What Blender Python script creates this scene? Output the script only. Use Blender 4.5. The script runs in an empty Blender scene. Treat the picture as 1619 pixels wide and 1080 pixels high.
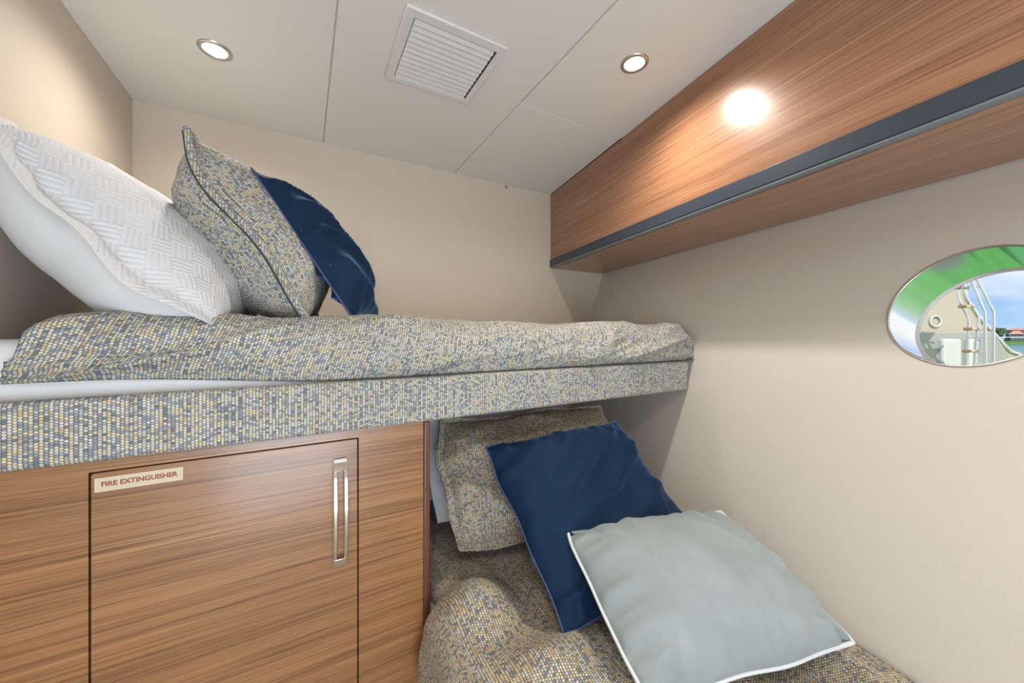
import bpy, bmesh, math, random
from mathutils import Vector, noise
C = bpy.context.scene.collection
PI = math.pi
Z0 = 1.10            # eye height above the cabin floor; geometry below is written relative to the eye
D, H, XL, FY = 1.7564, 0.8094, -0.5163, -1.25   # back wall, ceiling, left wall, wall behind the camera

# ------------------------------------------------------------------ camera
cd = bpy.data.cameras.new('camera'); cam = bpy.data.objects.new('camera', cd); C.objects.link(cam)
cd.sensor_width = 36; cd.lens = 36 * 579.3 / 1619; cd.shift_y = -13.74 / 1619; cd.clip_start = .02; cd.clip_end = 2000
cam.location = (0, 0, Z0); cam.rotation_euler = (PI / 2, 0, -.5172)
bpy.context.scene.camera = cam

# ------------------------------------------------------------------ exposure, sky, sun, cabin light
sc = bpy.context.scene
sc.view_settings.view_transform = 'Standard'; sc.view_settings.look = 'None'
sc.view_settings.gamma = 1; sc.view_settings.use_curve_mapping = False
sc.view_settings.exposure = 0.27
W = bpy.data.worlds.new('sky'); sc.world = W; W.use_nodes = True
nt = W.node_tree; nt.nodes.clear()
def wn(t, **k):
    n = nt.nodes.new(t)
    for a, b in k.items(): setattr(n, a, b)
    return n
tc = wn('ShaderNodeTexCoord'); sep = wn('ShaderNodeSeparateXYZ'); nt.links.new(tc.outputs['Generated'], sep.inputs[0])
rp = wn('ShaderNodeValToRGB'); nt.links.new(sep.outputs['Z'], rp.inputs[0])
rp.color_ramp.elements[0].position = 0; rp.color_ramp.elements[0].color = (.40, .63, .90, 1)
rp.color_ramp.elements[1].position = .35; rp.color_ramp.elements[1].color = (.10, .32, .80, 1)
mp = wn('ShaderNodeMapping'); mp.inputs['Scale'].default_value = (3, 3, 9); nt.links.new(tc.outputs['Generated'], mp.inputs[0])
ns = wn('ShaderNodeTexNoise'); ns.inputs['Scale'].default_value = 1.6; ns.inputs['Detail'].default_value = 6; nt.links.new(mp.outputs[0], ns.inputs[0])
r2 = wn('ShaderNodeValToRGB'); r2.color_ramp.elements[0].position = .46; r2.color_ramp.elements[1].position = .75; nt.links.new(ns.outputs['Fac'], r2.inputs[0])
mx = wn('ShaderNodeMix', data_type='RGBA'); nt.links.new(r2.outputs[0], mx.inputs[0]); nt.links.new(rp.outputs[0], mx.inputs[6]); mx.inputs[7].default_value = (.9, .94, 1, 1)
hz = wn('ShaderNodeMapRange'); hz.inputs['From Min'].default_value = .1; hz.inputs['From Max'].default_value = -.45; hz.inputs['To Min'].default_value = 0; hz.inputs['To Max'].default_value = .95
nt.links.new(sep.outputs['Y'], hz.inputs['Value']); mx2 = wn('ShaderNodeMix', data_type='RGBA'); nt.links.new(hz.outputs[0], mx2.inputs[0]); nt.links.new(mx.outputs[2], mx2.inputs[6]); mx2.inputs[7].default_value = (1, 1, 1, 1)   # unseen white sky astern, added to whiten the porthole lining's reflection
bg = wn('ShaderNodeBackground'); bg.inputs[1].default_value = .9; nt.links.new(mx2.outputs[2], bg.inputs[0])
wo = wn('ShaderNodeOutputWorld'); nt.links.new(bg.outputs[0], wo.inputs[0])

def lamp(name, kind, energy, col, loc, rot=(0, 0, 0), **k):
    l = bpy.data.lights.new(name, kind); l.energy = energy; l.color = col
    for a, b in k.items(): setattr(l, a, b)
    o = bpy.data.objects.new(name, l); C.objects.link(o); o.location = (loc[0], loc[1], loc[2] + Z0); o.rotation_euler = rot
    return o
lamp('sun', 'SUN', 2.9, (1, .95, .86), (0, 0, 20), (math.radians(28), math.radians(-38), 0), angle=.01)
lamp('cool_fill', 'AREA', 34, (.76, .88, 1), (.05, FY + .1, -.35), (math.radians(104), 0, math.radians(-10)), shape='RECTANGLE', size=1.0, size_y=1.5)  # added cool fill behind the camera; the front wall has no opening
DOWN_W, DOWN_COL = 21, (1, .92, .82)

# ------------------------------------------------------------------ materials
MATS = {}
class NM:
    def __init__(s, name):
        s.m = bpy.data.materials.new(name); s.m.use_nodes = True; s.t = s.m.node_tree
        s.b = s.t.nodes['Principled BSDF']; MATS[name] = s.m
    def n(s, t, **k):
        q = s.t.nodes.new(t)
        for a, b in k.items(): setattr(q, a, b)
        return q
    def l(s, a, b): s.t.links.new(a, b)
    def set(s, **k):
        for a, b in k.items(): s.b.inputs[a.replace('_', ' ')].default_value = b
        return s
    def math(s, op, a, b=None, c=None):
        q = s.n('ShaderNodeMath', operation=op)
        for i, v in enumerate((a, b, c)):
            if v is None: continue
            if isinstance(v, (int, float)): q.inputs[i].default_value = v
            else: s.l(v, q.inputs[i])
        return q.outputs[0]
    def ramp(s, fac, stops, interp='LINEAR'):
        q = s.n('ShaderNodeValToRGB'); q.color_ramp.interpolation = interp; e = q.color_ramp.elements
        while len(e) < len(stops): e.new(.5)
        for i, (p, c) in enumerate(stops): e[i].position = p; e[i].color = (*c, 1)
        s.l(fac, q.inputs[0]); return q.outputs[0]
    def mix(s, f, a, b, mode='MIX'):
        q = s.n('ShaderNodeMix', data_type='RGBA', blend_type=mode)
        for i, v in ((0, f), (6, a), (7, b)):
            if isinstance(v, (int, float)): q.inputs[i].default_value = v
            elif isinstance(v, tuple): q.inputs[i].default_value = (*v, 1)
            else: s.l(v, q.inputs[i])
        return q.outputs[2]
    def bump(s, h, strength, dist):
        q = s.n('ShaderNodeBump'); q.inputs['Strength'].default_value = strength; q.inputs['Distance'].default_value = dist
        s.l(h, q.inputs['Height']); s.l(q.outputs[0], s.b.inputs['Normal']); return q
    def coord(s, out='UV', scale=(1, 1, 1), rot=(0, 0, 0)):
        q = s.n('ShaderNodeTexCoord'); m = s.n('ShaderNodeMapping'); m.inputs['Scale'].default_value = scale; m.inputs['Rotation'].default_value = rot
        s.l(q.outputs[out], m.inputs[0]); return m.outputs[0]
    def noise(s, vec, scale, detail=3, rough=.5, dist=0):
        q = s.n('ShaderNodeTexNoise'); q.inputs['Scale'].default_value = scale; q.inputs['Detail'].default_value = detail
        q.inputs['Roughness'].default_value = rough; q.inputs['Distortion'].default_value = dist
        s.l(vec, q.inputs['Vector']); return q.outputs['Fac']

def plain(name, col, rough=.5, **k):
    m = NM(name); m.set(Base_Color=(*col, 1), Roughness=rough, **k); return m.m

def linen(name, col):                       # woven vinyl wall covering
    m = NM(name); m.set(Roughness=.55)
    a = m.noise(m.coord('UV', (30, 900, 1)), 1, 2); b = m.noise(m.coord('UV', (900, 30, 1)), 1, 2)
    w = m.math('ADD', a, b); big = m.noise(m.coord('UV', (4, 9, 1)), 1, 3)
    f = m.math('MULTIPLY_ADD', m.math('SUBTRACT', w, 1.0), .42, .5)
    f = m.math('MULTIPLY_ADD', m.math('SUBTRACT', big, .5), .2, f)
    lo = tuple(c * .86 for c in col); hi = tuple(min(1, c * 1.12) for c in col)
    m.l(m.mix(f, lo, hi), m.b.inputs['Base Color']); m.bump(w, .25, .0006); return m.m

def woven(name, cols, gap):
    m = NM(name); m.set(Roughness=.8)
    m.b.inputs['Specular IOR Level'].default_value = .25
    uv = m.n('ShaderNodeSeparateXYZ'); m.l(m.coord('UV', (1 / .0056, 1 / .0047, 1)), uv.inputs[0])
    u, v = uv.outputs[0], uv.outputs[1]
    ci = m.math('FLOOR', u); odd = m.math('FLOORED_MODULO', ci, 2.0)
    v2 = m.math('MULTIPLY_ADD', odd, .5, v); ri = m.math('FLOOR', v2)
    fu = m.math('SUBTRACT', m.math('SUBTRACT', u, ci), .5); fv = m.math('SUBTRACT', m.math('SUBTRACT', v2, ri), .5)
    cv = m.n('ShaderNodeCombineXYZ'); m.l(ci, cv.inputs[0]); m.l(ri, cv.inputs[1])
    wn_ = m.n('ShaderNodeTexWhiteNoise', noise_dimensions='2D'); m.l(cv.outputs[0], wn_.inputs['Vector'])
    wc = m.n('ShaderNodeTexWhiteNoise', noise_dimensions='1D'); m.l(ci, wc.inputs['W'])
    ev = m.math('MULTIPLY', odd, .5)
    f = m.math('ADD', m.math('MULTIPLY', wn_.outputs['Value'], .62), m.math('MULTIPLY', m.math('ADD', m.math('MULTIPLY', wc.outputs['Value'], .5), ev), .38))
    k = len(cols); col = m.ramp(f, [(.1 + .8 * i / k if i else 0, c) for i, c in enumerate(cols)], 'CONSTANT')
    r = m.math('ADD', m.math('MULTIPLY', m.math('POWER', m.math('ABSOLUTE', fu), 2.0), 4.0), m.math('MULTIPLY', m.math('POWER', m.math('ABSOLUTE', fv), 2.0), 4.0))
    dome = m.math('MAXIMUM', m.math('SUBTRACT', 1.0, r), 0.0)
    fac = m.math('MINIMUM', m.math('MULTIPLY', dome, 3.6), 1.0)
    m.l(m.mix(fac, gap, col), m.b.inputs['Base Color']); m.bump(m.math('POWER', dome, .6), .8, .0016); return m.m

def wood(name, base, dark, light, rough=.32, coat=.6):
    m = NM(name); m.set(Roughness=rough, Coat_Weight=coat, Coat_Roughness=.19)
    m.b.inputs['Specular IOR Level'].default_value = .4
    g1 = m.noise(m.coord('UV', (.45, 48, 1)), 1, 4, .6, .25); g2 = m.noise(m.coord('UV', (1.1, 210, 1)), 1, 5, .7, .1)
    g3 = m.noise(m.coord('UV', (9, 800, 1)), 1, 3, .6); g0 = m.noise(m.coord('UV', (.5, 9, 1)), 1, 2)
    f = m.math('ADD', m.math('MULTIPLY', g1, .22), m.math('ADD', m.math('MULTIPLY', g2, .50), m.math('MULTIPLY', g3, .28)))
    f = m.math('MULTIPLY_ADD', m.math('SUBTRACT', g0, .5), .16, f)
    col = m.ramp(f, [(.36, dark), (.43, tuple(a * .6 + b * .4 for a, b in zip(base, dark))), (.50, base), (.60, light)])
    n1 = m.noise(m.coord('UV', (.55, 75, 1)), 1, 2, .5, .1); n2 = m.noise(m.coord('UV', (1.3, 150, 1)), 1.37, 2, .5, .1); mk = m.noise(m.coord('UV', (1.6, 22, 1)), 1.9, 2)
    def thin(n_, w_): 
        q = m.n('ShaderNodeMapRange', interpolation_type='SMOOTHSTEP'); m.l(m.math('ABSOLUTE', m.math('SUBTRACT', n_, .5)), q.inputs['Value'])
        q.inputs['From Min'].default_value = 0; q.inputs['From Max'].default_value = w_; q.inputs['To Min'].default_value = 1; q.inputs['To Max'].default_value = 0; return q.outputs[0]
    pores = m.math('MINIMUM', m.math('MULTIPLY', m.math('ADD', m.math('MULTIPLY', thin(n1, .03), .8), m.math('MULTIPLY', thin(n2, .04), .55)), m.math('MULTIPLY_ADD', mk, 1.6, -.25)), 1.0)
    col = m.mix(m.math('MAXIMUM', pores, 0.0), col, tuple(c * .85 for c in dark))
    m.l(col, m.b.inputs['Base Color']); m.bump(g3, .08, .0004); return m.m

def velvet(name, col, sheen, tint, specks=False, srough=.35):
    m = NM(name); m.set(Roughness=.68, Sheen_Weight=sheen, Sheen_Roughness=srough, Sheen_Tint=(*tint, 1))
    m.b.inputs['Specular IOR Level'].default_value = .14
    nz = m.noise(m.coord('UV', (9, 9, 1)), 1, 5, .6)
    c = m.mix(nz, tuple(x * .75 for x in col), tuple(x * 1.25 for x in col))
    if specks:
        vo = m.n('ShaderNodeTexVoronoi'); vo.inputs['Scale'].default_value = 55; m.l(m.coord('UV'), vo.inputs['Vector'])
        big = m.noise(m.coord('UV', (5, 5, 1)), 1, 2)
        s_ = m.math('MULTIPLY', m.math('LESS_THAN', vo.outputs['Distance'], .045), m.math('GREATER_THAN', big, .52))
        c = m.mix(s_, c, (.35, .42, .5))
    m.l(c, m.b.inputs['Base Color']); m.bump(m.noise(m.coord('UV', (700, 700, 1)), 1, 2), .15, .0005); return m.m

def quilt(name):
    m = NM(name); m.set(Roughness=.85, Base_Color=(.70, .715, .75, 1)); m.b.inputs['Specular IOR Level'].default_value = .2
    q = m.n('ShaderNodeSeparateXYZ'); m.l(m.coord('UV', (1 / .038, 1 / .038, 1), (0, 0, .78)), q.inputs[0])
    u, v = q.outputs[0], q.outputs[1]
    par = m.math('FLOORED_MODULO', m.math('ADD', m.math('FLOOR', u), m.math('FLOOR', v)), 2.0)
    def lines(x):
        t = m.math('FRACT', m.math('MULTIPLY', x, 4.0)); t = m.math('ABSOLUTE', m.math('SUBTRACT', t, .5))
        return m.math('POWER', m.math('SUBTRACT', 1.0, m.math('MULTIPLY', t, 2.0)), .5)
    mx_ = m.n('ShaderNodeMix', data_type='FLOAT'); m.l(par, mx_.inputs[0]); m.l(lines(u), mx_.inputs[2]); m.l(lines(v), mx_.inputs[3])
    m.bump(mx_.outputs[0], .6, .0025); return m.m

linen('wall_linen', (.66, .58, .485)); linen('hull_linen', (.645, .60, .54))
plain('ceiling_vinyl', (.76, .745, .71), .55); plain('vent_white', (.72, .715, .70), .4)
BLUE, SLATE, PALE, YEL, TAN, WHT = (.29, .335, .38), (.19, .22, .26), (.52, .535, .54), (.68, .62, .40), (.60, .46, .28), (.66, .65, .62)
woven('woven_fabric', [SLATE, BLUE, PALE, BLUE, YEL, WHT, (.38, .41, .44), YEL, WHT, TAN], (.15, .15, .15))
woven('woven_fabric_warm', [BLUE, (.33, .33, .33), PALE, TAN, (.24, .24, .26), YEL, TAN, WHT, YEL, TAN], (.13, .12, .105))  # same weave with the lower berth's warm lamp light tinted into the threads
wood('teak', (.315, .15, .058), (.115, .048, .02), (.42, .22, .093))
wood('teak_overhead', (.35, .165, .085), (.17, .075, .04), (.45, .24, .135), .32, .6)
wood('dark_edge_wood', (.13, .045, .025), (.07, .025, .015), (.17, .06, .035))
plain('shadow_black', (.008, .007, .007), .6); plain('slate_metal', (.045, .060, .082), .36, Metallic=.2)
plain('lip_metal', (.22, .26, .29), .3, Metallic=.4)
plain('chrome', (.86, .85, .83), .06, Metallic=1.0); plain('nickel', (.62, .60, .57), .28, Metallic=1.0)
plain('sheet_white', (.70, .71, .73), .8); quilt('quilted_white')
velvet('navy_velvet', (.006, .023, .060), .8, (.20, .42, .75), True, .25); velvet('grey_velvet', (.30, .345, .355), .3, (.8, .9, .92), False, .5)
plain('navy_piping', (.05, .07, .18), .6); plain('pale_piping', (.72, .75, .77), .5)
plain('sign_cream', (.62, .53, .38), .5); plain('sign_rim', (.72, .60, .46), .5); plain('sign_red', (.30, .07, .04), .6)
plain('seam_shade', (.05, .05, .05), .8); plain('clip_grey', (.35, .28, .24), .5); plain('floor_carpet', (.5, .46, .4), .9)
plain('lining_metal', (.90, .93, .91), .09, Metallic=1.0); plain('rim_white', (.8, .8, .8), .4)
plain('gelcoat', (.50, .455, .36), .22); plain('gelcoat_grey', (.36, .38, .34), .18); plain('gelcoat_white', (.62, .63, .60), .2)
plain('tread_shaded', (.24, .14, .075), .6); plain('tread_sunlit', (.60, .50, .38), .6); plain('stucco', (.34, .43, .47), .8); plain('roof_tile', (.55, .28, .19), .8)
plain('house_glass', (.05, .10, .14), .1); plain('balcony_white', (.8, .8, .8), .5)
m = NM('bank_grass'); m.set(Roughness=.9); m.l(m.mix(m.noise(m.coord('Object', (.4, .4, .4)), 1, 4), (.05, .13, .02), (.14, .27, .05)), m.b.inputs['Base Color'])
m = NM('tree_leaves'); m.set(Roughness=.8); m.l(m.mix(m.noise(m.coord('Object', (.9, .9, .9)), 1, 4), (.01, .04, .015), (.05, .13, .03)), m.b.inputs['Base Color'])
plain('bark', (.12, .08, .05), .9)
m = NM('sea_water'); m.set(Roughness=.10, IOR=1.33); wx_ = m.n('ShaderNodeSeparateXYZ'); m.l(m.coord('Object'), wx_.inputs[0]); far_blue = m.n('ShaderNodeMapRange'); m.l(wx_.outputs[0], far_blue.inputs['Value'])
far_blue.inputs['From Min'].default_value = -432; far_blue.inputs['From Max'].default_value = -415     # green water nearby; the sky's blue reflection is painted into the distance
m.l(m.mix(far_blue.outputs[0], m.mix(m.noise(m.coord('Object', (.5, .5, .5)), 1, 4), (.06, .27, .05), (.17, .45, .13)), (.03, .30, .42)), m.b.inputs['Base Color'])
m.bump(m.noise(m.coord('Object', (1.6, 1.6, 1)), 1, 4), .5, .25)
m = NM('pane_glass'); t = m.t; t.nodes.remove(m.b); out = t.nodes['Material Output']
a = m.n('ShaderNodeBsdfTransparent'); g = m.n('ShaderNodeBsdfGlossy'); g.inputs['Roughness'].default_value = .02; fr = m.n('ShaderNodeFresnel'); fr.inputs[0].default_value = 1.3
ms = m.n('ShaderNodeMixShader'); m.l(fr.outputs[0], ms.inputs[0]); m.l(a.outputs[0], ms.inputs[1]); m.l(g.outputs[0], ms.inputs[2]); m.l(ms.outputs[0], out.inputs[0])
m = NM('lamp_lens'); m.set(Base_Color=(.9, .9, .88, 1), Roughness=.4, Emission_Color=(1, .95, .86, 1), Emission_Strength=9.0)

# ------------------------------------------------------------------ mesh helpers
def tag(o, label=None, cat=None, group=None, kind=None):
    for k, v in (('label', label), ('category', cat), ('group', group), ('kind', kind)):
        if v: o[k] = v
    return o
def V(*a): return Vector(a)
class MB:
    def __init__(s): s.v = []; s.f = []; s.uv = []     # uv: one tuple per vertex or None
    def add(s, vs, fs, uvs=None):
        b = len(s.v); s.v += [Vector(x) for x in vs]; s.f += [tuple(i + b for i in f) for f in fs]
        s.uv += list(uvs) if uvs else [None] * len(vs); return s
    def hexa(s, p):   # 8 points: bottom loop then top loop
        return s.add(p, [(3, 2, 1, 0), (4, 5, 6, 7), (0, 1, 5, 4), (1, 2, 6, 5), (2, 3, 7, 6), (3, 0, 4, 7)])
    def box(s, x0, x1, y0, y1, z0, z1):
        return s.hexa([(x0, y0, z0), (x1, y0, z0), (x1, y1, z0), (x0, y1, z0), (x0, y0, z1), (x1, y0, z1), (x1, y1, z1), (x0, y1, z1)])
    def prism(s, poly, axis_pts):   # polygon in 3D extruded to a second copy
        n = len(poly); return s.add(list(poly) + list(axis_pts), [tuple(range(n - 1, -1, -1)), tuple(range(n, 2 * n))] + [(i, (i + 1) % n, n + (i + 1) % n, n + i) for i in range(n)])
    def tube(s, pts, r, n=10, closed=False):
        pts = [Vector(p) for p in pts]; N = len(pts); vs = []; up = None
        for i in range(N):
            if closed: t = pts[(i + 1) % N] - pts[i - 1]
            else: t = pts[min(i + 1, N - 1)] - pts[max(i - 1, 0)]
            t.normalize()
            if up is None: up = t.orthogonal().normalized()
            up = (up - t * up.dot(t)); up.normalize(); w = t.cross(up)
            for k in range(n):
                a = 2 * PI * k / n; vs.append(pts[i] + (up * math.cos(a) + w * math.sin(a)) * r)
        fs = []
        for i in range(N if closed else N - 1):
            j = (i + 1) % N
            for k in range(n): fs.append((i * n + k, i * n + (k + 1) % n, j * n + (k + 1) % n, j * n + k))
        if not closed: fs += [tuple(range(n - 1, -1, -1)), tuple((N - 1) * n + k for k in range(n))]
        return s.add(vs, fs)
    def lathe(s, prof, c, n=40, ax=(V(1, 0, 0), V(0, 1, 0), V(0, 0, 1))):
        vs = []; fs = []; M = len(prof)
        for k in range(n):
            a = 2 * PI * k / n
            for (r, z) in prof: vs.append(Vector(c) + ax[0] * (r * math.cos(a)) + ax[1] * (r * math.sin(a)) + ax[2] * z)
        for k in range(n):
            j = (k + 1) % n
            for i in range(M - 1): fs.append((k * M + i, j * M + i, j * M + i + 1, k * M + i + 1))
        return s.add(vs, fs)
    def grid(s, fn, nu, nv, uvf=None):
        vs = []; uv = []
        for i in range(nu + 1):
            for j in range(nv + 1):
                p = fn(i / nu, j / nv); vs.append(p); uv.append(uvf(i / nu, j / nv) if uvf else None)
        fs = [(i * (nv + 1) + j, (i + 1) * (nv + 1) + j, (i + 1) * (nv + 1) + j + 1, i * (nv + 1) + j + 1) for i in range(nu) for j in range(nv)]
        return s.add(vs, fs, uv)
    def build(s, name, mat, parent=None, bevel=0, seg=2, smooth=False, uvaxes=None, weld=0, subsurf=0, pivot=None):
        me = bpy.data.meshes.new(name)
        xs = [v.x for v in s.v]; ys = [v.y for v in s.v]; zs = [v.z for v in s.v]
        if parent is not None: piv = Vector(parent['_piv'])
        else: piv = Vector(pivot) if pivot else Vector(((min(xs) + max(xs)) / 2, (min(ys) + max(ys)) / 2, min(zs)))
        me.from_pydata([v - piv for v in s.v], [], s.f)
        me.materials.append(MATS[mat])
        ul = me.uv_layers.new(name='UVMap')
        for p in me.polygons:
            nrm = p.normal; ax = max(range(3), key=lambda k: abs(nrm[k]))
            for li in p.loop_indices:
                vi = me.loops[li].vertex_index; q = s.uv[vi]
                if q is None:
                    w = s.v[vi]
                    if uvaxes: q = (w.dot(uvaxes[0]), w.dot(uvaxes[1]))
                    else: q = ((w.y, w.z), (w.x, w.z), (w.x, w.y))[ax]
                ul.data[li].uv = q
        bm = bmesh.new(); bm.from_mesh(me)
        if weld: bmesh.ops.remove_doubles(bm, verts=bm.verts, dist=weld)
        bmesh.ops.recalc_face_normals(bm, faces=bm.faces); bm.to_mesh(me); bm.free()
        if smooth: me.polygons.foreach_set('use_smooth', [True] * len(me.polygons))
        o = bpy.data.objects.new(name, me); C.objects.link(o)
        if parent is not None: o.parent = parent
        else: o.location = piv + V(0, 0, Z0)
        o['_piv'] = tuple(piv)
        if bevel:
            b = o.modifiers.new('bevel', 'BEVEL'); b.width = bevel; b.segments = seg; b.limit_method = 'ANGLE'; b.angle_limit = .6
            b.harden_normals = False
            me.polygons.foreach_set('use_smooth', [True] * len(me.polygons)); me.set_sharp_from_angle(angle=.6)
        if subsurf:
            b = o.modifiers.new('sub', 'SUBSURF'); b.levels = subsurf; b.render_levels = subsurf
        return o
def empty(name, p):
    o = bpy.data.objects.new(name, None); C.objects.link(o); o.location = Vector(p) + V(0, 0, Z0); o['_piv'] = tuple(p); o.empty_display_size = .05; return o
def sm(a, b, x): t = max(0, min(1, (x - a) / (b - a))); return t * t * (3 - 2 * t)
def nz(*a): return noise.noise(Vector(a))
def ridge(*a): return (1 - abs(noise.noise(Vector(a)))) ** 3

# ------------------------------------------------------------------ setting
def wallX(y, z): return 1.20358 + .1908 * y + .334 * z
def frontX(y): return .9654 + .1671 * y
tag(MB().box(XL - .1, 2.2, FY - .1, D + .1, -1.15, -1.10).build('floor', 'floor_carpet'), kind='structure')
tag(MB().box(XL - .1, 2.3, D, D + .08, -1.10, H + .03).build('wall_back', 'wall_linen'), kind='structure')
tag(MB().box(XL - .08, XL, FY, D, -1.10, H + .03).build('wall_left', 'wall_linen', uvaxes=(V(0, 1, 0), V(0, 0, 1))), kind='structure')
tag(MB().box(XL - .1, 1.6, FY - .08, FY, -1.10, H + .03).build('wall_front', 'wall_linen'), kind='structure')
# ceiling panels with hairline seams, on a backing slab
cm = MB(); g = .0017
cm.box(XL - .1, 2.3, FY - .1, D + .1, H + .006, H + .04)
cm.box(XL, .0726 - g, FY, D, H, H + .008); cm.box(.0726 + g, .664 - g, FY, D, H, H + .008)
cm.hexa([(.664 + g, FY, H), (frontX(FY) + .03, FY, H), (frontX(1.105) + .03, 1.105 - g, H), (.664 + g, 1.105 - g, H),
         (.664 + g, FY, H + .008), (frontX(FY) + .03, FY, H + .008), (frontX(1.105) + .03, 1.105 - g, H + .008), (.664 + g, 1.105 - g, H + .008)])
tag(cm.build('ceiling', 'ceiling_vinyl', bevel=.0012), kind='structure')
hp = MB().hexa([(.664 + g, 1.105 + g, H), (frontX(1.105) - .002, 1.105 + g, H), (frontX(D) - .002, D - .002, H), (.664 + g, D - .002, H),
                (.664 + g, 1.105 + g, H + .006), (frontX(1.105) - .002, 1.105 + g, H + .006), (frontX(D) - .002, D - .002, H + .006), (.664 + g, D - .002, H + .006)])
tag(hp.build('access_panel', 'ceiling_vinyl', bevel=.0012), 'cream four-sided ceiling access panel in the far corner beside the wooden overhead locker', 'ceiling panel')
# hull wall with the porthole opening
nW = V(.93333, -.17808, -.31173); tY = V(.18742, .98228, 0); tS = V(.30621, -.05842, .95017); PW = V(1.20358, 0, 0)
EC, EA, EB, ET = (.2041, .0599), .1409, .1306, -.6924
DEP = .12
def ell(a, off, sc=1.0, grow=0.0):
    x = (EA * sc + grow) * math.cos(a); y = (EB * sc + grow) * math.sin(a); c, s_ = math.cos(ET), math.sin(ET)
    return PW + nW * off + tY * (EC[0] + c * x - s_ * y) + tS * (EC[1] + s_ * x + c * y)
NE = 96
def rect(a, off):   # point on the wall outline in the direction of a
    p = ell(a, 0); dy = (p - PW).dot(tY) - EC[0]; ds = (p - PW).dot(tS) - EC[1]
    y0, y1, s0, s1 = FY - .3 - EC[0], D / tY.y + .03 - EC[0], -1.16 - EC[1], .86 - EC[1]
    k = min([q for q in ((y1 / dy if dy > 1e-9 else 9e9), (y0 / dy if dy < -1e-9 else 9e9), (s1 / ds if ds > 1e-9 else 9e9), (s0 / ds if ds < -1e-9 else 9e9))])
    return PW + nW * off + tY * (EC[0] + dy * k) + tS * (EC[1] + ds * k)
angs = [2 * PI * i / NE for i in range(NE)]
# make sure the four corners of the outline are hit exactly
def corner_ang(Y, S):
    c, s_ = math.cos(ET), math.sin(ET); dy, ds = Y - EC[0], S - EC[1]; return math.atan2((-s_ * dy + c * ds) / EB, (c * dy + s_ * ds) / EA) % (2 * PI)
for Y_ in (FY - .3, D / tY.y + .03):
    for S_ in (-1.16, .86): angs.append(corner_ang(Y_, S_))
angs.sort(); n_ = len(angs)
wm = MB()
vs = []
for off, s_ in ((0, 1.0), (DEP, .9612)):
    vs += [ell(a, off, s_, .0015) for a in angs] + [rect(a, off) for a in angs]
fs = []
for i in range(n_):
    j = (i + 1) % n_
    fs += [(i, j, n_ + j, n_ + i), (2 * n_ + i, 3 * n_ + i, 3 * n_ + j, 2 * n_ + j), (n_ + i, n_ + j, 3 * n_ + j, 3 * n_ + i), (i, 2 * n_ + i, 2 * n_ + j, j)]
wm.add(vs, fs); tag(wm.build('wall_right', 'hull_linen', uvaxes=(tY, tS)), kind='structure')
# porthole: lining tube, inner rim, outer rim, pane
lm = MB(); lm.grid(lambda u, v: ell(u * 2 * PI, -.002 + v * (DEP + .004), 1 + (.9612 - 1) * v), NE, 6)
win = tag(lm.build('window_1', 'lining_metal', smooth=True, weld=1e-5), 'oval porthole with polished lining in the hull wall', None, None, 'structure')
MB().tube([ell(a * 2 * PI / NE, -.001, 1, .001) for a in range(NE)], .0022, 8, True).build('inner_rim', 'nickel', win, smooth=True)
MB().tube([ell(a * 2 * PI / NE, DEP - .004, .9612, -.001) for a in range(NE)], .003, 8, True).build('outer_rim', 'rim_white', win, smooth=True)
pm = MB(); pm.add([ell(a * 2 * PI / NE, DEP - .004, .9612) for a in range(NE)] + [ell(a * 2 * PI / NE, DEP, .9612) for a in range(NE)],
                  [tuple(range(NE)), tuple(range(2 * NE - 1, NE - 1, -1))] + [(i, (i + 1) % NE, NE + (i + 1) % NE, NE + i) for i in range(NE)])
pm.build('window_pane', 'pane_glass', win)

# ------------------------------------------------------------------ overhead locker along the hull wall
UL = (V(.1648, .9863, 0), V(0, 0, 1))
YF = FY + .02; YB = D - .002
def strip(y0, y1, x0, x1, z0, z1):     # bar parallel to the locker front; x0/x1 measured from the front face
    return MB().hexa([(frontX(y0) + x0, y0, z0), (frontX(y0) + x1, y0, z0), (frontX(y1) + x1, y1, z0), (frontX(y1) + x0, y1, z0),
                      (frontX(y0) + x0, y0, z1), (frontX(y0) + x1, y0, z1), (frontX(y1) + x1, y1, z1), (frontX(y1) + x0, y1, z1)])
loc = tag(empty('overhead_locker', (frontX(.5) + .12, .5, .375)), 'long teak overhead locker with dark metal lower trim above the porthole', 'locker')
strip(YF, YB - .002, 0, .016, .424, H - .003).build('front_panel', 'teak_overhead', loc, uvaxes=UL)
strip(YF, YB, .004, .02, .40, H + .005).build('shadow_gap', 'shadow_black', loc)
strip(YF, YB, -.006, .018, .386, .4275).build('edge_trim', 'slate_metal', loc, bevel=.0015)
strip(YF, YB, -.004, .022, .380, .3858).build('trim_lip', 'lip_metal', loc, bevel=.001)
zb = .3775
bp = MB().hexa([(frontX(YF) + .02, YF, zb), (wallX(YF, zb) - .006, YF, zb), (wallX(YB, zb) - .006, YB, zb), (frontX(YB) + .02, YB, zb),
                (frontX(YF) + .02, YF, zb + .016), (wallX(YF, zb) - .004, YF, zb + .016), (wallX(YB, zb) - .004, YB, zb + .016), (frontX(YB) + .02, YB, zb + .016)])
bp.build('bottom_panel', 'teak_overhead', loc, uvaxes=(V(.187, .982, 0), V(.982, -.187, 0)))
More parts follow.
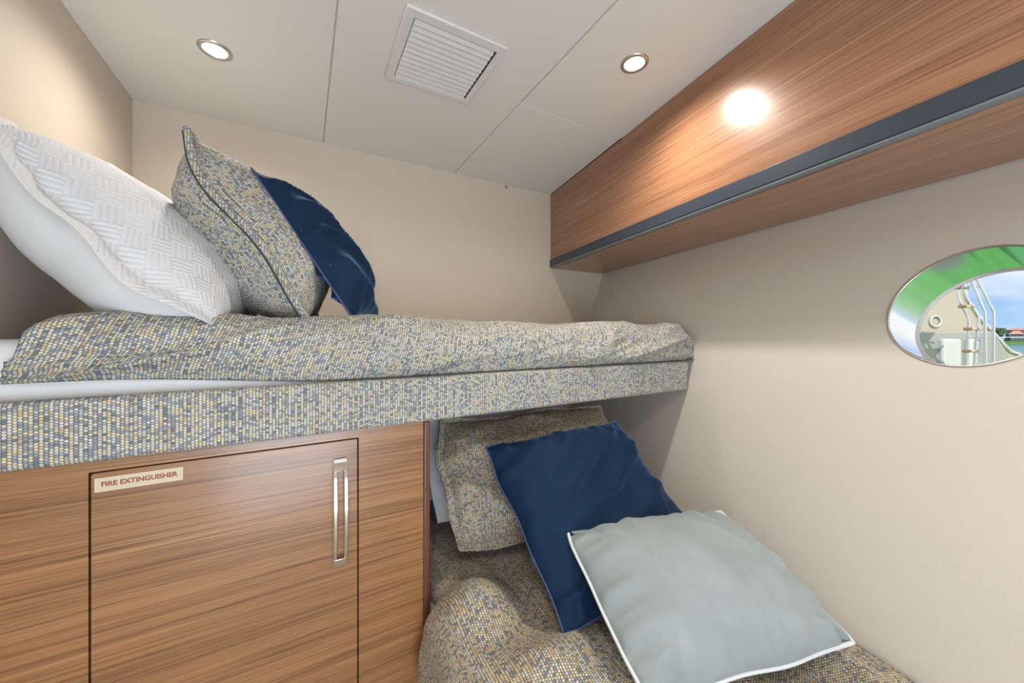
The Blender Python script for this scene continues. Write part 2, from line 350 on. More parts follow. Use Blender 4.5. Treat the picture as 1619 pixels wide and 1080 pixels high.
MB().hexa([(wallX(YF, zb) - .006, YF, zb + .003), (wallX(YF, zb) - .001, YF, zb + .003), (wallX(YB, zb) - .001, YB, zb + .003), (wallX(YB, zb) - .006, YB, zb + .003),
           (wallX(YF, zb) - .006, YF, zb + .015), (wallX(YF, zb) - .001, YF, zb + .015), (wallX(YB, zb) - .001, YB, zb + .015), (wallX(YB, zb) - .006, YB, zb + .015)]).build('wall_gap_shade', 'slate_metal', loc)  # dark strip standing in for the shadowed gap along the hull

# ------------------------------------------------------------------ ceiling lights, vent, clip
def downlight(x, y, label, power=DOWN_W):
    r = tag(empty('ceiling_light', (x, y, H)), label, 'ceiling light', 'recessed ceiling lights')
    MB().lathe([(.029, .004), (.029, -.003), (.0315, -.0050), (.039, -.004), (.0412, 0), (.0412, .001)], (x, y, H)).build('trim_ring', 'nickel', r, smooth=True)
    MB().lathe([(0, -.0034), (.016, -.003), (.0292, -.0005), (.0292, .002), (0, .002)], (x, y, H)).build('lens', 'lamp_lens', r, smooth=True, weld=1e-5)
    l = lamp('bulb', 'SPOT', power, DOWN_COL, (0, 0, 0), spot_size=math.radians(164), spot_blend=1.0, shadow_soft_size=.022)
    l.parent = r; l.location = (0, 0, -.026); return r
downlight(-.22, 1.331, 'round recessed ceiling light above the pillows, left of the vent', DOWN_W * .5)
downlight(.863, .774, 'round recessed ceiling light beside the wooden overhead locker')
downlight(.62, -.29, 'recessed ceiling light behind the viewer near the hull side', DOWN_W * .6)
downlight(-.22, -.29, 'recessed ceiling light behind the viewer on the left side', DOWN_W * .6)
vent = tag(empty('air_vent', (.361, 1.05, H)), 'square white louvred air vent in the ceiling', 'vent')
def ring_frame(x0, x1, y0, y1, i0, i1, j0, j1, z0, z1):
    o = [(x0, y0), (x1, y0), (x1, y1), (x0, y1)]; n_ = [(i0, j0), (i1, j0), (i1, j1), (i0, j1)]
    vs = [(*p, z) for z in (z0, z1) for p in o + n_]; fs = []
    for i in range(4):
        j = (i + 1) % 4
        fs += [(i, j, 4 + j, 4 + i), (8 + i, 12 + i, 12 + j, 8 + j), (i, 8 + i, 8 + j, j), (4 + i, 4 + j, 12 + j, 12 + i)]
    return MB().add(vs, fs)
ring_frame(.219, .502, .905, 1.197, .246, .482, .933, 1.177, H - .009, H).build('frame', 'vent_white', vent, bevel=.003)
MB().box(.244, .484, .931, 1.179, H - .0008, H - .0002).build('backing', 'shadow_black', vent)
ny = 12; st = (1.177 - .933) / ny
for i in range(ny):
    y = .933 + st * (i + .5); yy = .0094
    m_ = MB().hexa([(.248, y - yy, H - .0022), (.4760, y - yy, H - .0022), (.4760, y + yy, H - .0085), (.248, y + yy, H - .0085),
                    (.248, y - yy, H - .0012), (.4760, y - yy, H - .0012), (.4760, y + yy, H - .0073), (.248, y + yy, H - .0073)])
    m_.build('slat', 'vent_white', vent, bevel=.0006)
cl = MB().box(.955, .968, D - .007, D, .790, .803).build('wall_clip', 'clip_grey', bevel=.0015)
tag(cl, 'tiny grey clip on the back wall just under the ceiling', 'clip')

# ------------------------------------------------------------------ cabinet under the upper bunk
CY = .915; CT = -.2235
cab = tag(empty('cabinet', (-.12, 1.33, -1.10)), 'teak cabinet with fire extinguisher door under the upper bunk', 'cabinet')
DX0, DX1, DZ1, DZ0 = -.3215, .1085, -.2455, -.98
fp = MB(); th = .018
fp.box(XL + .002, DX0 - .0028, CY, CY + th, -1.10, CT); fp.box(DX1 + .0028, .2625, CY, CY + th, -1.10, CT)
fp.box(DX0 - .0028, DX1 + .0028, CY, CY + th, DZ1 + .0028, CT); fp.box(DX0 - .0028, DX1 + .0028, CY, CY + th, -1.10, DZ0 - .0028)
UW = (V(.985, 0, .0), V(0, 1, 1))
fp.build('face_panel', 'teak', cab, uvaxes=UW)
MB().box(XL + .002, .262, CY + th, CY + th + .004, -1.10, CT).build('backing', 'shadow_black', cab)
MB().box(.2640, .2805, CY - .001, CY + .028, -1.10, CT).build('edge_post', 'dark_edge_wood', cab, bevel=.004, seg=3, uvaxes=(V(0, 0, 1), V(1, 1, 0)))
MB().box(.2615, .2642, CY + .002, CY + .02, -1.10, CT).build('post_groove', 'shadow_black', cab)
MB().box(.262, .279, CY + .029, D - .004, -1.10, CT).build('side_panel', 'teak', cab)
def rrect(x0, x1, z0, z1, r, n=6):
    pts = []
    for cx_, cz_, a0 in ((x1 - r, z1 - r, 0), (x0 + r, z1 - r, PI / 2), (x0 + r, z0 + r, PI), (x1 - r, z0 + r, 1.5 * PI)):
        for k in range(n + 1): a = a0 + PI / 2 * k / n; pts.append((cx_ + r * math.cos(a), cz_ + r * math.sin(a)))
    return pts
pr = rrect(DX0, DX1, DZ0, DZ1, .004)
door = MB().prism([(x, CY, z) for x, z in pr], [(x, CY + th - .001, z) for x, z in pr]).build('door', 'teak', cab, bevel=.0012, uvaxes=(V(.985, 0, 0), V(0, 1, 1)))
door['_piv'] = cab['_piv']
# handle: flat polished frame held off the door at both ends
hx0, hx1, hz0, hz1 = .0575, .0865, -.5285, -.2840
hm = MB(); NS = 28
def bow(z): t_ = (z - hz0) / (hz1 - hz0); return CY - .004 - .024 * math.sin(PI * max(0, min(1, t_))) ** .75
def bar(x0, x1, z0, z1, n_):
    vs = []; fs = []
    for k in range(n_ + 1):
        z = z0 + (z1 - z0) * k / n_; y = bow(z); vs += [(x0, y, z), (x1, y, z), (x1, min(CY, y + .005), z), (x0, min(CY, y + .005), z)]
    for k in range(n_):
        for q in range(4): fs.append((4 * k + q, 4 * k + (q + 1) % 4, 4 * k + 4 + (q + 1) % 4, 4 * k + 4 + q))
    fs += [(3, 2, 1, 0), tuple(4 * n_ + q for q in range(4))]; hm.add(vs, fs)
bar(hx0, hx0 + .0075, hz0 + .022, hz1 - .026, NS); bar(hx1 - .0075, hx1, hz0 + .022, hz1 - .026, NS)
bar(hx0, hx1, hz0, hz0 + .022, 6); bar(hx0, hx1, hz1 - .026, hz1, 6)
hd = hm.build('handle', 'chrome', door, bevel=.0012); hd['label'] = 'tall polished chrome frame handle'
sp = MB().box(-.3165, -.1990, CY - .0012, CY, -.2790, -.2545).build('sign_plate', 'sign_rim', door, bevel=.0005); sp['label'] = 'cream fire extinguisher label'
MB().box(-.3140, -.2015, CY - .0016, CY - .0010, -.2768, -.2568).build('sign_face', 'sign_cream', door)
tcu = bpy.data.curves.new('txt', 'FONT'); tcu.body = 'FIRE EXTINGUISHER'; tcu.size = .0118; tcu.align_x = 'CENTER'; tcu.align_y = 'CENTER'; tcu.extrude = .00015; tcu.offset = .0004
to = bpy.data.objects.new('txt', tcu); C.objects.link(to)
dg = bpy.context.evaluated_depsgraph_get(); dg.update()
tm = bpy.data.meshes.new_from_object(to.evaluated_get(dg)); bpy.data.objects.remove(to); bpy.data.curves.remove(tcu)
wv = [v.co.x for v in tm.vertices]; sx = .1015 / (max(wv) - min(wv))
tmb = MB(); tmb.add([(-.2578 + v.co.x * sx, CY - .0017 - v.co.z, -.2662 + v.co.y) for v in tm.vertices], [tuple(p.vertices) for p in tm.polygons])
tmb.build('sign_lettering', 'sign_red', door); bpy.data.meshes.remove(tm)

# ------------------------------------------------------------------ upper bunk: base, mattress, comforter
RY, RZ0, RZ1 = .90, -.2225, -.1113
bunk = tag(empty('upper_bunk', (.4, 1.3, RZ0)), 'upper bunk base with woven grey and yellow upholstered front board', 'bunk bed')
def xe(y, z): return wallX(y, z) - .006
rb = MB().hexa([(XL + .003, RY, RZ0), (xe(RY, RZ0), RY, RZ0), (xe(RY + .03, RZ0), RY + .03, RZ0), (XL + .003, RY + .03, RZ0),
                (XL + .003, RY, RZ1), (xe(RY, RZ0) + .012, RY, RZ1), (xe(RY + .03, RZ0) + .012, RY + .03, RZ1), (XL + .003, RY + .03, RZ1)])
rb.build('front_board', 'woven_fabric', bunk, bevel=.009, seg=4)
MB().hexa([(XL + .003, RY + .031, RZ0), (xe(RY + .031, RZ0), RY + .031, RZ0), (xe(D - .004, RZ0), D - .004, RZ0), (XL + .003, D - .004, RZ0),
           (XL + .003, RY + .031, RZ0 + .03), (xe(RY + .031, RZ0), RY + .031, RZ0 + .03), (xe(D - .004, RZ0), D - .004, RZ0 + .03), (XL + .003, D - .004, RZ0 + .03)]).build('platform', 'wall_linen', bunk)
mz0, mz1 = RZ0 + .031, -.012
um = MB().hexa([(XL + .004, RY + .036, mz0), (xe(RY + .036, mz0) - .03, RY + .036, mz0), (xe(D - .006, mz0) - .03, D - .006, mz0), (XL + .004, D - .006, mz0),
                (XL + .004, RY + .036, mz1), (xe(RY + .036, mz0) - .02, RY + .036, mz1), (xe(D - .006, mz0) - .02, D - .006, mz1), (XL + .004, D - .006, mz1)])
tag(um.build('mattress', 'sheet_white', bevel=.03, seg=5), 'white sheeted mattress on the upper bunk', 'mattress')

def upper_comforter():
    mb = MB(); NU, NV = 210, 70
    Lp = []   # profile back -> over the front edge -> hem
    def prof(t, hem, x):
        # t in 0..1 ; top run, round shoulder, front drop
        if t < .45: return V(0, D - .02 - (D - .02 - 1.03) * t / .45, .036), V(0, 0, 1)
        if t < .75:
            a = (t - .45) / .30 * PI / 2; rz = .07; ry = .118
            return V(0, 1.03 - ry * math.sin(a), .036 - rz + rz * math.cos(a)), V(0, -math.sin(a), math.cos(a)).normalized()
        k = (t - .75) / .25; z0 = .036 - .07
        return V(0, .912 - .012 * math.sin(k * PI) + .016 * k * k, z0 + (hem - z0) * k), V(0, -1, .15).normalized()
    def xl(t): return -.392 - .040 * sm(.5, 1, t)
    def fn(u, v):
        x0 = xl(v); hem = -.084 - .026 * sm(.05, .30, u)
        p, n = prof(v, hem, u); x1 = xe(p.y, p.z) - .012
        x = x0 + (x1 - x0) * u; p.x = x
        s_ = v * .9
        wv_ = nz(x * 3.2 + 2, s_ * 3 + 1, 3.1) * .016 + nz(x * 7, s_ * 6, 1.7) * .004
        # long diagonal folds running down the front face
        q = x * 1.0 + s_ * 1.15
        fold = ridge(q * 4.2, (x - s_) * 1.1, 7.7) * .030 + ridge(q * 8, (x - s_) * 1.7, 4.2) * .010 - .020
        w = sm(.02, .12, v) * (1 - .85 * sm(.9, 1, v)) * (1 - .6 * sm(.96, 1, u))
        d = (wv_ + fold * (.35 + .65 * sm(.4, .65, v))) * w
        d += .010 * math.exp(-((x - .19) / .08) ** 2) * sm(.4, .55, v) * (1 - sm(.7, .9, v))
        # roll under at both ends
        e = min(1, (1 - u) * 1.72 / .05); dz = (1 - math.sqrt(max(0, 1 - (1 - e) ** 2)))
        p = p + n * d
        p.z -= dz * .055 * (1 - sm(.8, 1, v))
        e2 = min(1, u * 1.72 / .03); p.z -= (1 - math.sqrt(max(0, 1 - (1 - e2) ** 2))) * .010 * (1 - sm(.7, .9, v))
        return p
    vlen = [0]
    for j in range(NV):
        a = prof(j / NV, -.1, .5)[0]; b = prof((j + 1) / NV, -.1, .5)[0]; vlen.append(vlen[-1] + (b - a).length)
    mb.grid(fn, NU, NV, lambda u, v: (u * 1.72, -vlen[int(round(v * NV))]))
    o = mb.build('comforter', 'woven_fabric', smooth=True)
    s_ = o.modifiers.new('thick', 'SOLIDIFY'); s_.thickness = .007; s_.offset = -1
    return o
tag(upper_comforter(), 'woven grey and yellow comforter spread over the upper bunk mattress', 'comforter')

# ------------------------------------------------------------------ pillows
def pillow(name, BL, BR, TR, TL, tf, tb, mat, seed=0, flange=0, pinch=.05, wr=.005, ridges=.0, rdir=(1, 0), res=84, parent=None, sides=(1, -1), puff=.55, droop=None, flw=.006, rsc=6, edge=.005, pw=2.6, wob=.008, rc=.03, ear=.5, welt=0):
    BL, BR, TR, TL = map(Vector, (BL, BR, TR, TL))
    N = (BR - BL).cross(TL - BL).normalized(); w = ((BR - BL).length + (TR - TL).length) / 2; h = ((TL - BL).length + (TR - BR).length) / 2
    def surf(s, t, side):
        u = s * 2 - 1; v = t * 2 - 1
        # denser sampling towards the seam
        u = math.sin(u * PI / 2) * .6 + u * .4; v = math.sin(v * PI / 2) * .6 + v * .4
        uu = u * (1 - pinch * (1 - v * v)) * (1 - rc * (u * v) ** 4); vv = v * (1 - pinch * (1 - u * u)) * (1 - rc * (u * v) ** 4)
        uu += wob * 2 / w * u * abs(u) * nz(v * 1.7 + seed, (1 if u > 0 else 2) * 3.1, seed * .7) * (1 - .5 * v ** 4); vv += wob * 2 / h * v * abs(v) * nz(u * 1.7 + seed, (1 if v > 0 else 2) * 5.3, seed * .3) * (1 - .5 * u ** 4)
        a = (uu + 1) / 2; b = (vv + 1) / 2
        p = BL * (1 - a) * (1 - b) + BR * a * (1 - b) + TR * a * b + TL * (1 - a) * b
        fu, fv = flange / w * 2, flange / h * 2
        iu, iv = min(1, abs(u) / (1 - fu)), min(1, abs(v) / (1 - fv))
        pf = max(0, (1 - iu ** pw) * (1 - iv ** pw)) ** puff
        pf *= 1 - ear * sm(.68, 1.0, abs(u * v))
        T = tf if side > 0 else tb
        d = T * pf
        x, y = a * w, b * h
        body = min(1, pf * 2.2)
        d += wr * nz(x * 7 + seed, y * 7, side * 3.3) * body + wr * .4 * nz(x * 19 + seed, y * 19, side) * body
        if ridges:
            q = x * rdir[0] + y * rdir[1]; r_ = -x * rdir[1] + y * rdir[0]
            d += ridges * (ridge(q * rsc + seed + .7 * nz(x * 5, y * 5, seed), r_ * 2.2, side * 2.0) - .45) * min(1, pf * 1.8)
        # gathers along the seam
        ed = max(abs(u), abs(v)); along = x * 1.0 if abs(v) > abs(u) else y
        d += edge * nz(along * 28 + seed * 2, side * 5, 0) * sm(.55, .92, ed) * (1 - sm(.97, 1, ed))
        if flange: d += .0025 * min(1, (1 - max(abs(u), abs(v))) * 60)
        if flange: 
            wv2 = flw * nz(x * 9 + seed, y * 9, 9.1) * (1 - pf); p = p + N * wv2
        p = p + N * (d * side)
        if droop: p = droop(p, a, b)
        return p
    mb = MB()
    for side in sides:
        Ls = [0.0]; Ms = [0.0]
        for i in range(res):
            Ls.append(Ls[-1] + (surf((i + 1) / res, .5, side) - surf(i / res, .5, side)).length)
            Ms.append(Ms[-1] + (surf(.5, (i + 1) / res, side) - surf(.5, i / res, side)).length)
        mb.grid(lambda s, t: surf(s, t, side), res, res, lambda s, t: (Ls[int(round(s * res))], Ms[int(round(t * res))]))
    o = mb.build(name, mat, parent, smooth=True, weld=1e-5 if len(sides) == 2 else 0)
    def rim(k=160, side_off=0.0):
        pts = []
        for i in range(k):
            q = i / k * 4; f = q % 1
            s, t = ((f, 0), (1, f), (1 - f, 1), (0, 1 - f))[int(q)]; p = surf(s, t, 1); c = (BL + BR + TR + TL) / 4; pts.append(p + (p - c).normalized() * welt + N * side_off)
        return pts
    return o, rim

# upper bunk, from the left wall to the right
wp = empty('white_pillow', (-.3, 1.25, .04)); tag(wp, 'white pillow in a quilted sham leaning in the corner of the upper bunk', 'pillow')
def flop(p, a, b):     # the sham's front flange hangs forward and down
    k = .034 * max(0, math.sin(PI * min(1, max(0, b)))) ** .8 * (1 - a) ** 6 + .012 * (1 - a) ** 8
    return p + V(-.72, -.12, -.68) * k
FB, FT = V(-.118, .893, -.012), V(-.488, .945, .402); BB, BT = V(-.12, 1.55, .075), V(-.490, 1.60, .40)
pillow('quilted_front', FB, BB, BT, FT, .095, .004, 'quilted_white', rc=.13, droop=flop, seed=3, flange=.035, pinch=.0, wr=.007, parent=wp, sides=(1,), puff=.6, flw=.014, ridges=.006, rdir=(.2, 1))
pillow('plain_back', FB, BB, BT, FT, .002, .16, 'sheet_white', rc=.13, droop=flop, seed=3, flange=.035, pinch=.0, wr=.006, parent=wp, sides=(-1,), puff=.5, flw=.014, ridges=.008, rdir=(.5, 1), pw=3.5)
o, rim = pillow('woven_pillow', (.005, 1.0, .025), (.045, 1.44, .050), (-.17, 1.48, .42), (-.232, 1.04, .446), .115, .14, 'woven_fabric', seed=11, flange=.0, pinch=.05, wr=.010, ridges=.010, rdir=(.3, 1), puff=.75, pw=3.0, flw=.01, edge=.009, ear=.35, welt=.007, droop=lambda p, a, b: p + V(.016 * math.sin(2 * PI * b + .4) - .010 * math.sin(3.3 * PI * b), 0, 0) * max(0, 1 - a) ** 5)
tag(o, 'woven grey and yellow pillow standing between the white pillow and the navy pillow, upper bunk', 'pillow')
MB().tube(rim(), .0085, 8, True).build('seam_welt', 'woven_fabric', o, smooth=True)
MB().tube(rim(160, -.0095), .0022, 8, True).build('seam_shade_line', 'seam_shade', o, smooth=True)  # dark tube imitating the shaded groove beside the welt
o, rim = pillow('navy_pillow', (.110, 1.03, .036), (.245, 1.43, .045), (.01, 1.47, .38), (-.116, 1.09, .408), .085, .012, 'navy_velvet', seed=21, pinch=.05, wr=.006, ridges=.034, rdir=(.25, 1), rsc=13, puff=.6, pw=2.6)
tag(o, 'navy blue velvet pillow standing on the upper bunk against the woven pillow', 'pillow')
MB().tube(rim(), .0026, 8, True).build('piping', 'navy_piping', o, smooth=True)

# ------------------------------------------------------------------ lower bunk
LZ = -.700
lb = tag(empty('lower_bunk', (.7, .7, -1.10)), 'lower bunk base beside the teak cabinet', 'bunk bed')
def hx(x0, y0, y1, z0, z1, gap=.008):
    return MB().hexa([(x0, y0, z0), (wallX(y0, z0) - gap, y0, z0), (wallX(y1, z0) - gap, y1, z0), (x0, y1, z0), (x0, y0, z1), (wallX(y0, z0) - gap, y0, z1), (wallX(y1, z0) - gap, y1, z1), (x0, y1, z1)])
hx(.286, FY + .3, D - .006, -1.10, -.86, .006).build('base_box', 'teak', lb)
tag(hx(.288, FY + .3, D - .008, -.859, LZ, .012).build('mattress', 'sheet_white', bevel=.03, seg=4), 'white sheeted mattress on the lower bunk', 'mattress')
def lower_comforter():
    mb = MB(); NU, NV = 120, 200
    Y0_, Y1_ = FY + .34, 1.27
    def fn(u, v):
        y = Y0_ + (Y1_ - Y0_) * v
        xl = .248 + .045 * sm(.86, .925, y); top = -.668
        if u < .22:   # side drop
            k = u / .22; p = V(xl - .012 * math.sin(k * PI) * (1 - sm(.84, .9, y)), y, -.86 + (top - .05 + .86) * k); n = V(-1, 0, .1)
        elif u < .34:
            a = (u - .22) / .12 * PI / 2; p = V(xl + .05 - .05 * math.cos(a), y, top - .05 + .05 * math.sin(a)); n = V(-math.cos(a), 0, math.sin(a))
        else:
            k = (u - .34) / .66; xr = wallX(y, top) - .016; p = V(xl + .05 + (xr - xl - .05) * k, y, top); n = V(0, 0, 1)
        x = p.x + (0 if u > .22 else -(.22 - u) * .9)
        d = .020 * nz(x * 4.1, y * 4.1, 5.5) + .012 * (ridge(x * 4 + y * 2.2, y * 3 - x * 1.5, 2.2) - .4) + .006 * nz(x * 11, y * 11, 1)
        d += .060 * math.exp(-((x - .370) / .085) ** 2 - ((y - .80) / .085) ** 2)
        d += .035 * math.exp(-((x - .44) / .10) ** 2 - ((y - .60) / .06) ** 2)
        d -= .018 * math.exp(-((x - .47) / .035) ** 2 - ((y - .80) / .14) ** 2)
        keep = 1 - .9 * sm(.9, .96, y) * (1 if u < .34 else 1 - sm(.34, .45, u))
        keep *= 1 - .7 * sm(.9, 1, u)
        if u < .30: d = max(d, -.004) if y > .84 else d
        return p + n * (max(d, -.018) * keep + .006 * (0 if u < .34 else 1))
    mb.grid(fn, NU, NV, lambda u, v: ((u * 1.18) if u < .34 else .40 + (u - .34) * 1.2, v * (Y1_ - Y0_)))
    o = mb.build('comforter', 'woven_fabric_warm', smooth=True)
    s_ = o.modifiers.new('thick', 'SOLIDIFY'); s_.thickness = .012; s_.offset = -1
    return o
tag(lower_comforter(), 'rumpled warm-lit woven comforter on the lower bunk', 'comforter')
o, _ = pillow('white_pillow', (.33, 1.40, -.655), (1.0, 1.38, -.655), (1.0, 1.68, -.30), (.33, 1.70, -.30), .06, .05, 'sheet_white', seed=31, pinch=.03)
tag(o, 'plain white pillow at the back of the lower bunk, mostly hidden in shade', 'pillow')
o, _ = pillow('quilted_pillow', (.37, 1.16, -.63), (1.02, 1.14, -.63), (1.03, 1.37, -.262), (.37, 1.39, -.268), .05, .05, 'quilted_white', seed=33, flange=.03, pinch=.02)
tag(o, 'white quilted pillow on the lower bunk behind the woven pillow', 'pillow')
o, rim = pillow('woven_pillow', (.365, .955, -.625), (1.00, .90, -.63), (1.075, 1.12, -.285), (.392, 1.24, -.300), .085, .05, 'woven_fabric_warm', seed=41, flange=.018, pinch=.02, wr=.012, ridges=.022, rdir=(.6, .8), flw=.02, wob=.03, rc=.05, pw=3)
tag(o, 'warm-lit woven pillow on the lower bunk behind the navy pillow', 'pillow')
MB().tube(rim(), .0035, 8, True).build('seam_welt', 'woven_fabric_warm', o, smooth=True)
o, rim = pillow('navy_pillow', (.470, .616, -.640), (.985, .575, -.635), (.925, .918, -.290), (.450, .955, -.327), .068, .06, 'navy_velvet', seed=52, pinch=.04, wr=.008, ridges=.028, rdir=(.45, -.9), rsc=11, wob=.022, edge=.014, pw=2.6, ear=.7)
tag(o, 'large navy blue velvet pillow leaning on the woven pillow, lower bunk', 'pillow')
MB().tube(rim(), .0026, 8, True).build('piping', 'navy_piping', o, smooth=True)
o, rim = pillow('grey_pillow', (.500, .430, -.622), (.945, .292, -.612), (1.005, .598, -.492), (.553, .706, -.482), .085, .035, 'grey_velvet', seed=63, pinch=.0, wr=.006, ridges=.010, rdir=(1, .2), rsc=8, wob=.012, rc=.02, edge=.022, pw=2.5, ear=.45)
tag(o, 'pale grey blue velvet pillow with white piping at the front of the lower bunk', 'pillow')
MB().tube(rim(), .0040, 10, True).build('piping', 'pale_piping', o, smooth=True)

# ------------------------------------------------------------------ outside the porthole
fwv, rtv = V(.4945, .8692, 0), V(.8692, -.4945, 0)
def at(px, py, dep):     # a place in the harbour, dep metres ahead of the viewer
    return (fwv + rtv * ((px - 809.5) / 579.3) + V(0, 0, (526.26 - py) / 579.3)) * dep
def zp(a, b, dep): return at(1440 + a / 6.352, 420 + b / 6.352, dep)
SEA = -3.4
tag(MB().box(3.2, 900, -700, 700, SEA - .2, SEA).build('water', 'sea_water'), 'green blue harbour water', None, None, 'structure')
# neighbouring boat side, about five metres away
bt = tag(empty('boat', zp(500, 1300, 5.2)), 'cream fibreglass boat side with a boarding ladder seen through the porthole', 'boat')
side = [(-700, -300), (420, -300), (560, 330), (690, 520), (850, 700), (930, 790), (1000, 860), (1110, 900), (1500, 1000), (1500, 1900), (-700, 1900)]
nb = fwv
fr_ = [zp(a, b, 5.2) for a, b in side]
MB().prism(fr_, [p + fwv * .5 for p in fr_]).build('topside', 'gelcoat', bt)
MB().tube([zp(a, b, 5.19) for a, b in side[1:9]], .022, 8).build('rub_rail', 'gelcoat_white', bt, smooth=True)
lo = [(-700, 735), (330, 735), (520, 735), (900, 735), (900, 1900), (-700, 1900)]
q = [(-700, 660), (820, 660), (900, 750), (1000, 900), (1000, 1900), (-700, 1900)]
fr_ = [zp(a, b, 5.1) for a, b in q]; MB().prism(fr_, [p + fwv * .1 for p in fr_]).build('lower_panel', 'gelcoat_grey', bt, bevel=.03, seg=3)
for a0, a1 in ((330, 520), (590, 700)):
    fr_ = [zp(a, b, 5.04) for a, b in ((a0, 735), (a1, 735), (a1, 1900), (a0, 1900))]; MB().prism(fr_, [p + fwv * .08 for p in fr_]).build('highlight_bar', 'gelcoat_white', bt, bevel=.03, seg=3)  # glossy vertical highlights of the lower side, built as white bars
c_ = zp(250, 560, 5.18); MB().tube([c_ + (rtv * math.cos(2 * PI * k / 32) + V(0, 0, 1) * math.sin(2 * PI * k / 32)) * .075 for k in range(32)], .012, 8, True).build('round_fitting', 'gelcoat_white', bt, smooth=True)
# boarding ladder
lad = tag(empty('boarding_ladder', zp(700, 1200, 4.5)), 'stainless boarding ladder with teak treads in front of the cream boat side', 'ladder')
rails = [[(400, 60), (460, 235), (500, 375), (560, 490), (577, 545), (575, 640), (560, 1000), (556, 1250)], [(480, 60), (535, 250), (600, 400), (662, 500), (677, 550), (660, 700), (640, 1000), (630, 1250)],
         [(560, 30), (610, 150), (720, 410), (742, 480), (745, 700), (753, 980), (756, 1250)], [(610, 20), (665, 130), (815, 430), (830, 490), (830, 700), (830, 980), (830, 1250)]]
def smooth(pts, k=4):
    P = [Vector(p) for p in pts]; out = []
    for i in range(len(P) - 1):
        a, b, c, d = P[max(i - 1, 0)], P[i], P[i + 1], P[min(i + 2, len(P) - 1)]
        for j in range(k):
            t_ = j / k; out.append(.5 * ((2 * b) + (c - a) * t_ + (2 * a - 5 * b + 4 * c - d) * t_ ** 2 + (3 * b - a - 3 * c + d) * t_ ** 3))
    return out + [P[-1]]
for i, r_ in enumerate(rails):
    MB().tube(smooth([zp(a, b, 4.5 if i < 2 else 4.35) for a, b in r_]), .0145, 10).build('rail', 'chrome', lad, smooth=True)
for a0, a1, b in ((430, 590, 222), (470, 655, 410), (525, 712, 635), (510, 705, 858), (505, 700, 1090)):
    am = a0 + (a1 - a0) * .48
    for q0, q1, nm_, mt_ in ((a0, am, 'tread', 'tread_shaded'), (am, a1, 'tread_lit_half', 'tread_sunlit')):  # two colours paint the shaded and sunlit halves of one tread
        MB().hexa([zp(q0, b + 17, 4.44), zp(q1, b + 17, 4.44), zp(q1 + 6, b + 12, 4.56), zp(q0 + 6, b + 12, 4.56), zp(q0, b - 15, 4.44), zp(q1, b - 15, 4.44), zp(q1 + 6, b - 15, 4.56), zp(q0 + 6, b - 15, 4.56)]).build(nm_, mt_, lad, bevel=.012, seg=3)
for pts in ([(570, 712), (700, 716), (840, 708)], [(540, 215), (620, 195), (690, 215)]):
    MB().tube([zp(a, b, 4.42) for a, b in pts], .010, 8).build('crossbar', 'chrome', lad, smooth=True)
ch = MB()
for k in range(9):
    c_ = zp(690 - k * 2, 760 + k * 30, 4.40); ax = rtv if k % 2 else fwv
    ch.tube([c_ + (ax * math.cos(2 * PI * i / 12) * .008 + V(0, 0, 1) * math.sin(2 * PI * i / 12) * .016) for i in range(12)], .003, 6, True)
ch.tube([zp(672, 735, 4.42), zp(692, 762, 4.40)], .006, 6)
ch.build('chain', 'nickel', lad, smooth=True)
# far shore
SH = 112
def sh(px, py, dd=0): return at(px, py, SH + dd)
bank = MB(); b0 = [at(1500, 543.9, SH - 3), at(1700, 543.9, SH - 3), at(1700, 543.9, SH + 60), at(1500, 543.9, SH + 60)]
for p in b0: p.z = SEA
b1 = [at(1500, 539.3, SH), at(1700, 539.3, SH), at(1700, 538, SH + 60), at(1500, 538, SH + 60)]
tag(bank.hexa(b0 + b1).build('shore_bank', 'bank_grass'), 'grassy bank along the far shore', None, None, 'structure')
vdir = at(1600, 526.26, 1).normalized()
def hp_(a, b): return (1440 + a / 6.352, 420 + b / 6.352)
hs = tag(empty('house', sh(*hp_(1060, 750))), 'pale blue waterfront house with terracotta roofs on the far shore', 'house')
def block(a0, a1, b0, b1, d0, d1):
    x0, y0 = hp_(a0, b0); x1, y1 = hp_(a1, b1); F = [sh(x0, y1, d0), sh(x1, y1, d0)]; B = [p + vdir * (d1 - d0) for p in F]; h_ = V(0, 0, sh(x0, y0, d0).z - F[0].z)
    pts = [F[0], F[1], B[1], B[0]]; return pts + [p + h_ for p in pts]
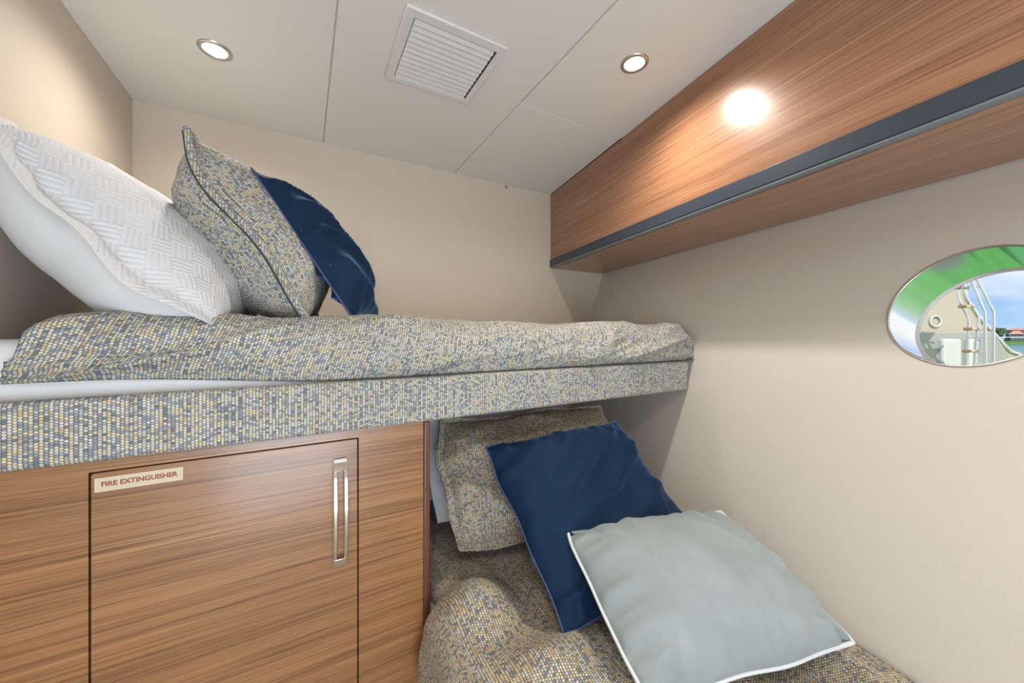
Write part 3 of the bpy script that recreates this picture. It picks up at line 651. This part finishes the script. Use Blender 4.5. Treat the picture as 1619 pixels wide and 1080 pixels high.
def roof(a0, a1, b0, b1, d0, d1):
    p = block(a0, a1, b0, b1, d0, d1); c0 = p[4].lerp(p[6], .35); c1 = p[4].lerp(p[6], .65)
    l_, r_ = (p[4] + p[7]) / 2, (p[5] + p[6]) / 2; c0 = l_.lerp(r_, .3); c1 = l_.lerp(r_, .7)
    return MB().add(p[:4] + [c0, c1], [(3, 2, 1, 0), (0, 1, 5, 4), (1, 2, 5), (2, 3, 4, 5), (3, 0, 4)])
MB().hexa(block(940, 1400, 645, 755, 2, 10)).build('wall', 'stucco', hs)
MB().hexa(block(1000, 1300, 685, 755, 0, 2)).build('wall', 'stucco', hs)
roof(920, 1420, 622, 647, 1, 11).build('roof', 'roof_tile', hs)
roof(985, 1140, 655, 687, -.6, 3).build('roof', 'roof_tile', hs)
for a0, a1 in ((960, 985),):
    MB().hexa(block(a0, a1, 680, 705, 1.8, 2.05)).build('window', 'house_glass', hs)
for a0 in range(1010, 1280, 34):
    MB().hexa(block(a0, a0 + 24, 692, 712, -.15, .05)).build('window', 'house_glass', hs)
    MB().hexa(block(a0, a0 + 24, 725, 750, -.15, .05)).build('window', 'house_glass', hs)
MB().hexa(block(900, 1300, 716, 722, -1.2, -1.0)).build('balcony_rail', 'balcony_white', hs)
def tree(px, a_b, wd, ht, label, seed):
    base = sh(*hp_(px, a_b), 18); r = tag(empty('tree', base), label, 'tree')
    MB().tube([base, base + V(0, 0, ht * .5)], .15, 8).build('trunk', 'bark', r)
    mb = MB(); random.seed(seed)
    for k in range(16):
        c = base + rtv * random.uniform(-wd, wd) + fwv * random.uniform(-1, 1) + V(0, 0, ht * random.uniform(.3, .85)); rr = wd * random.uniform(.3, .5)
        mb.grid(lambda u, v: c + V(math.cos(2 * PI * u) * math.sin(PI * v), math.sin(2 * PI * u) * math.sin(PI * v), -math.cos(PI * v)) * rr * (1 + .35 * nz(u * 9 * (v * (1 - v)), v * 9, k + seed)), 14, 9)
    mb.build('foliage', 'tree_leaves', r, smooth=True)
tree(895, 752, 1.7, 4.6, 'dark green bushy tree beside the far house across the water', 4)
for o in bpy.data.objects:
    if '_piv' in o: del o['_piv']
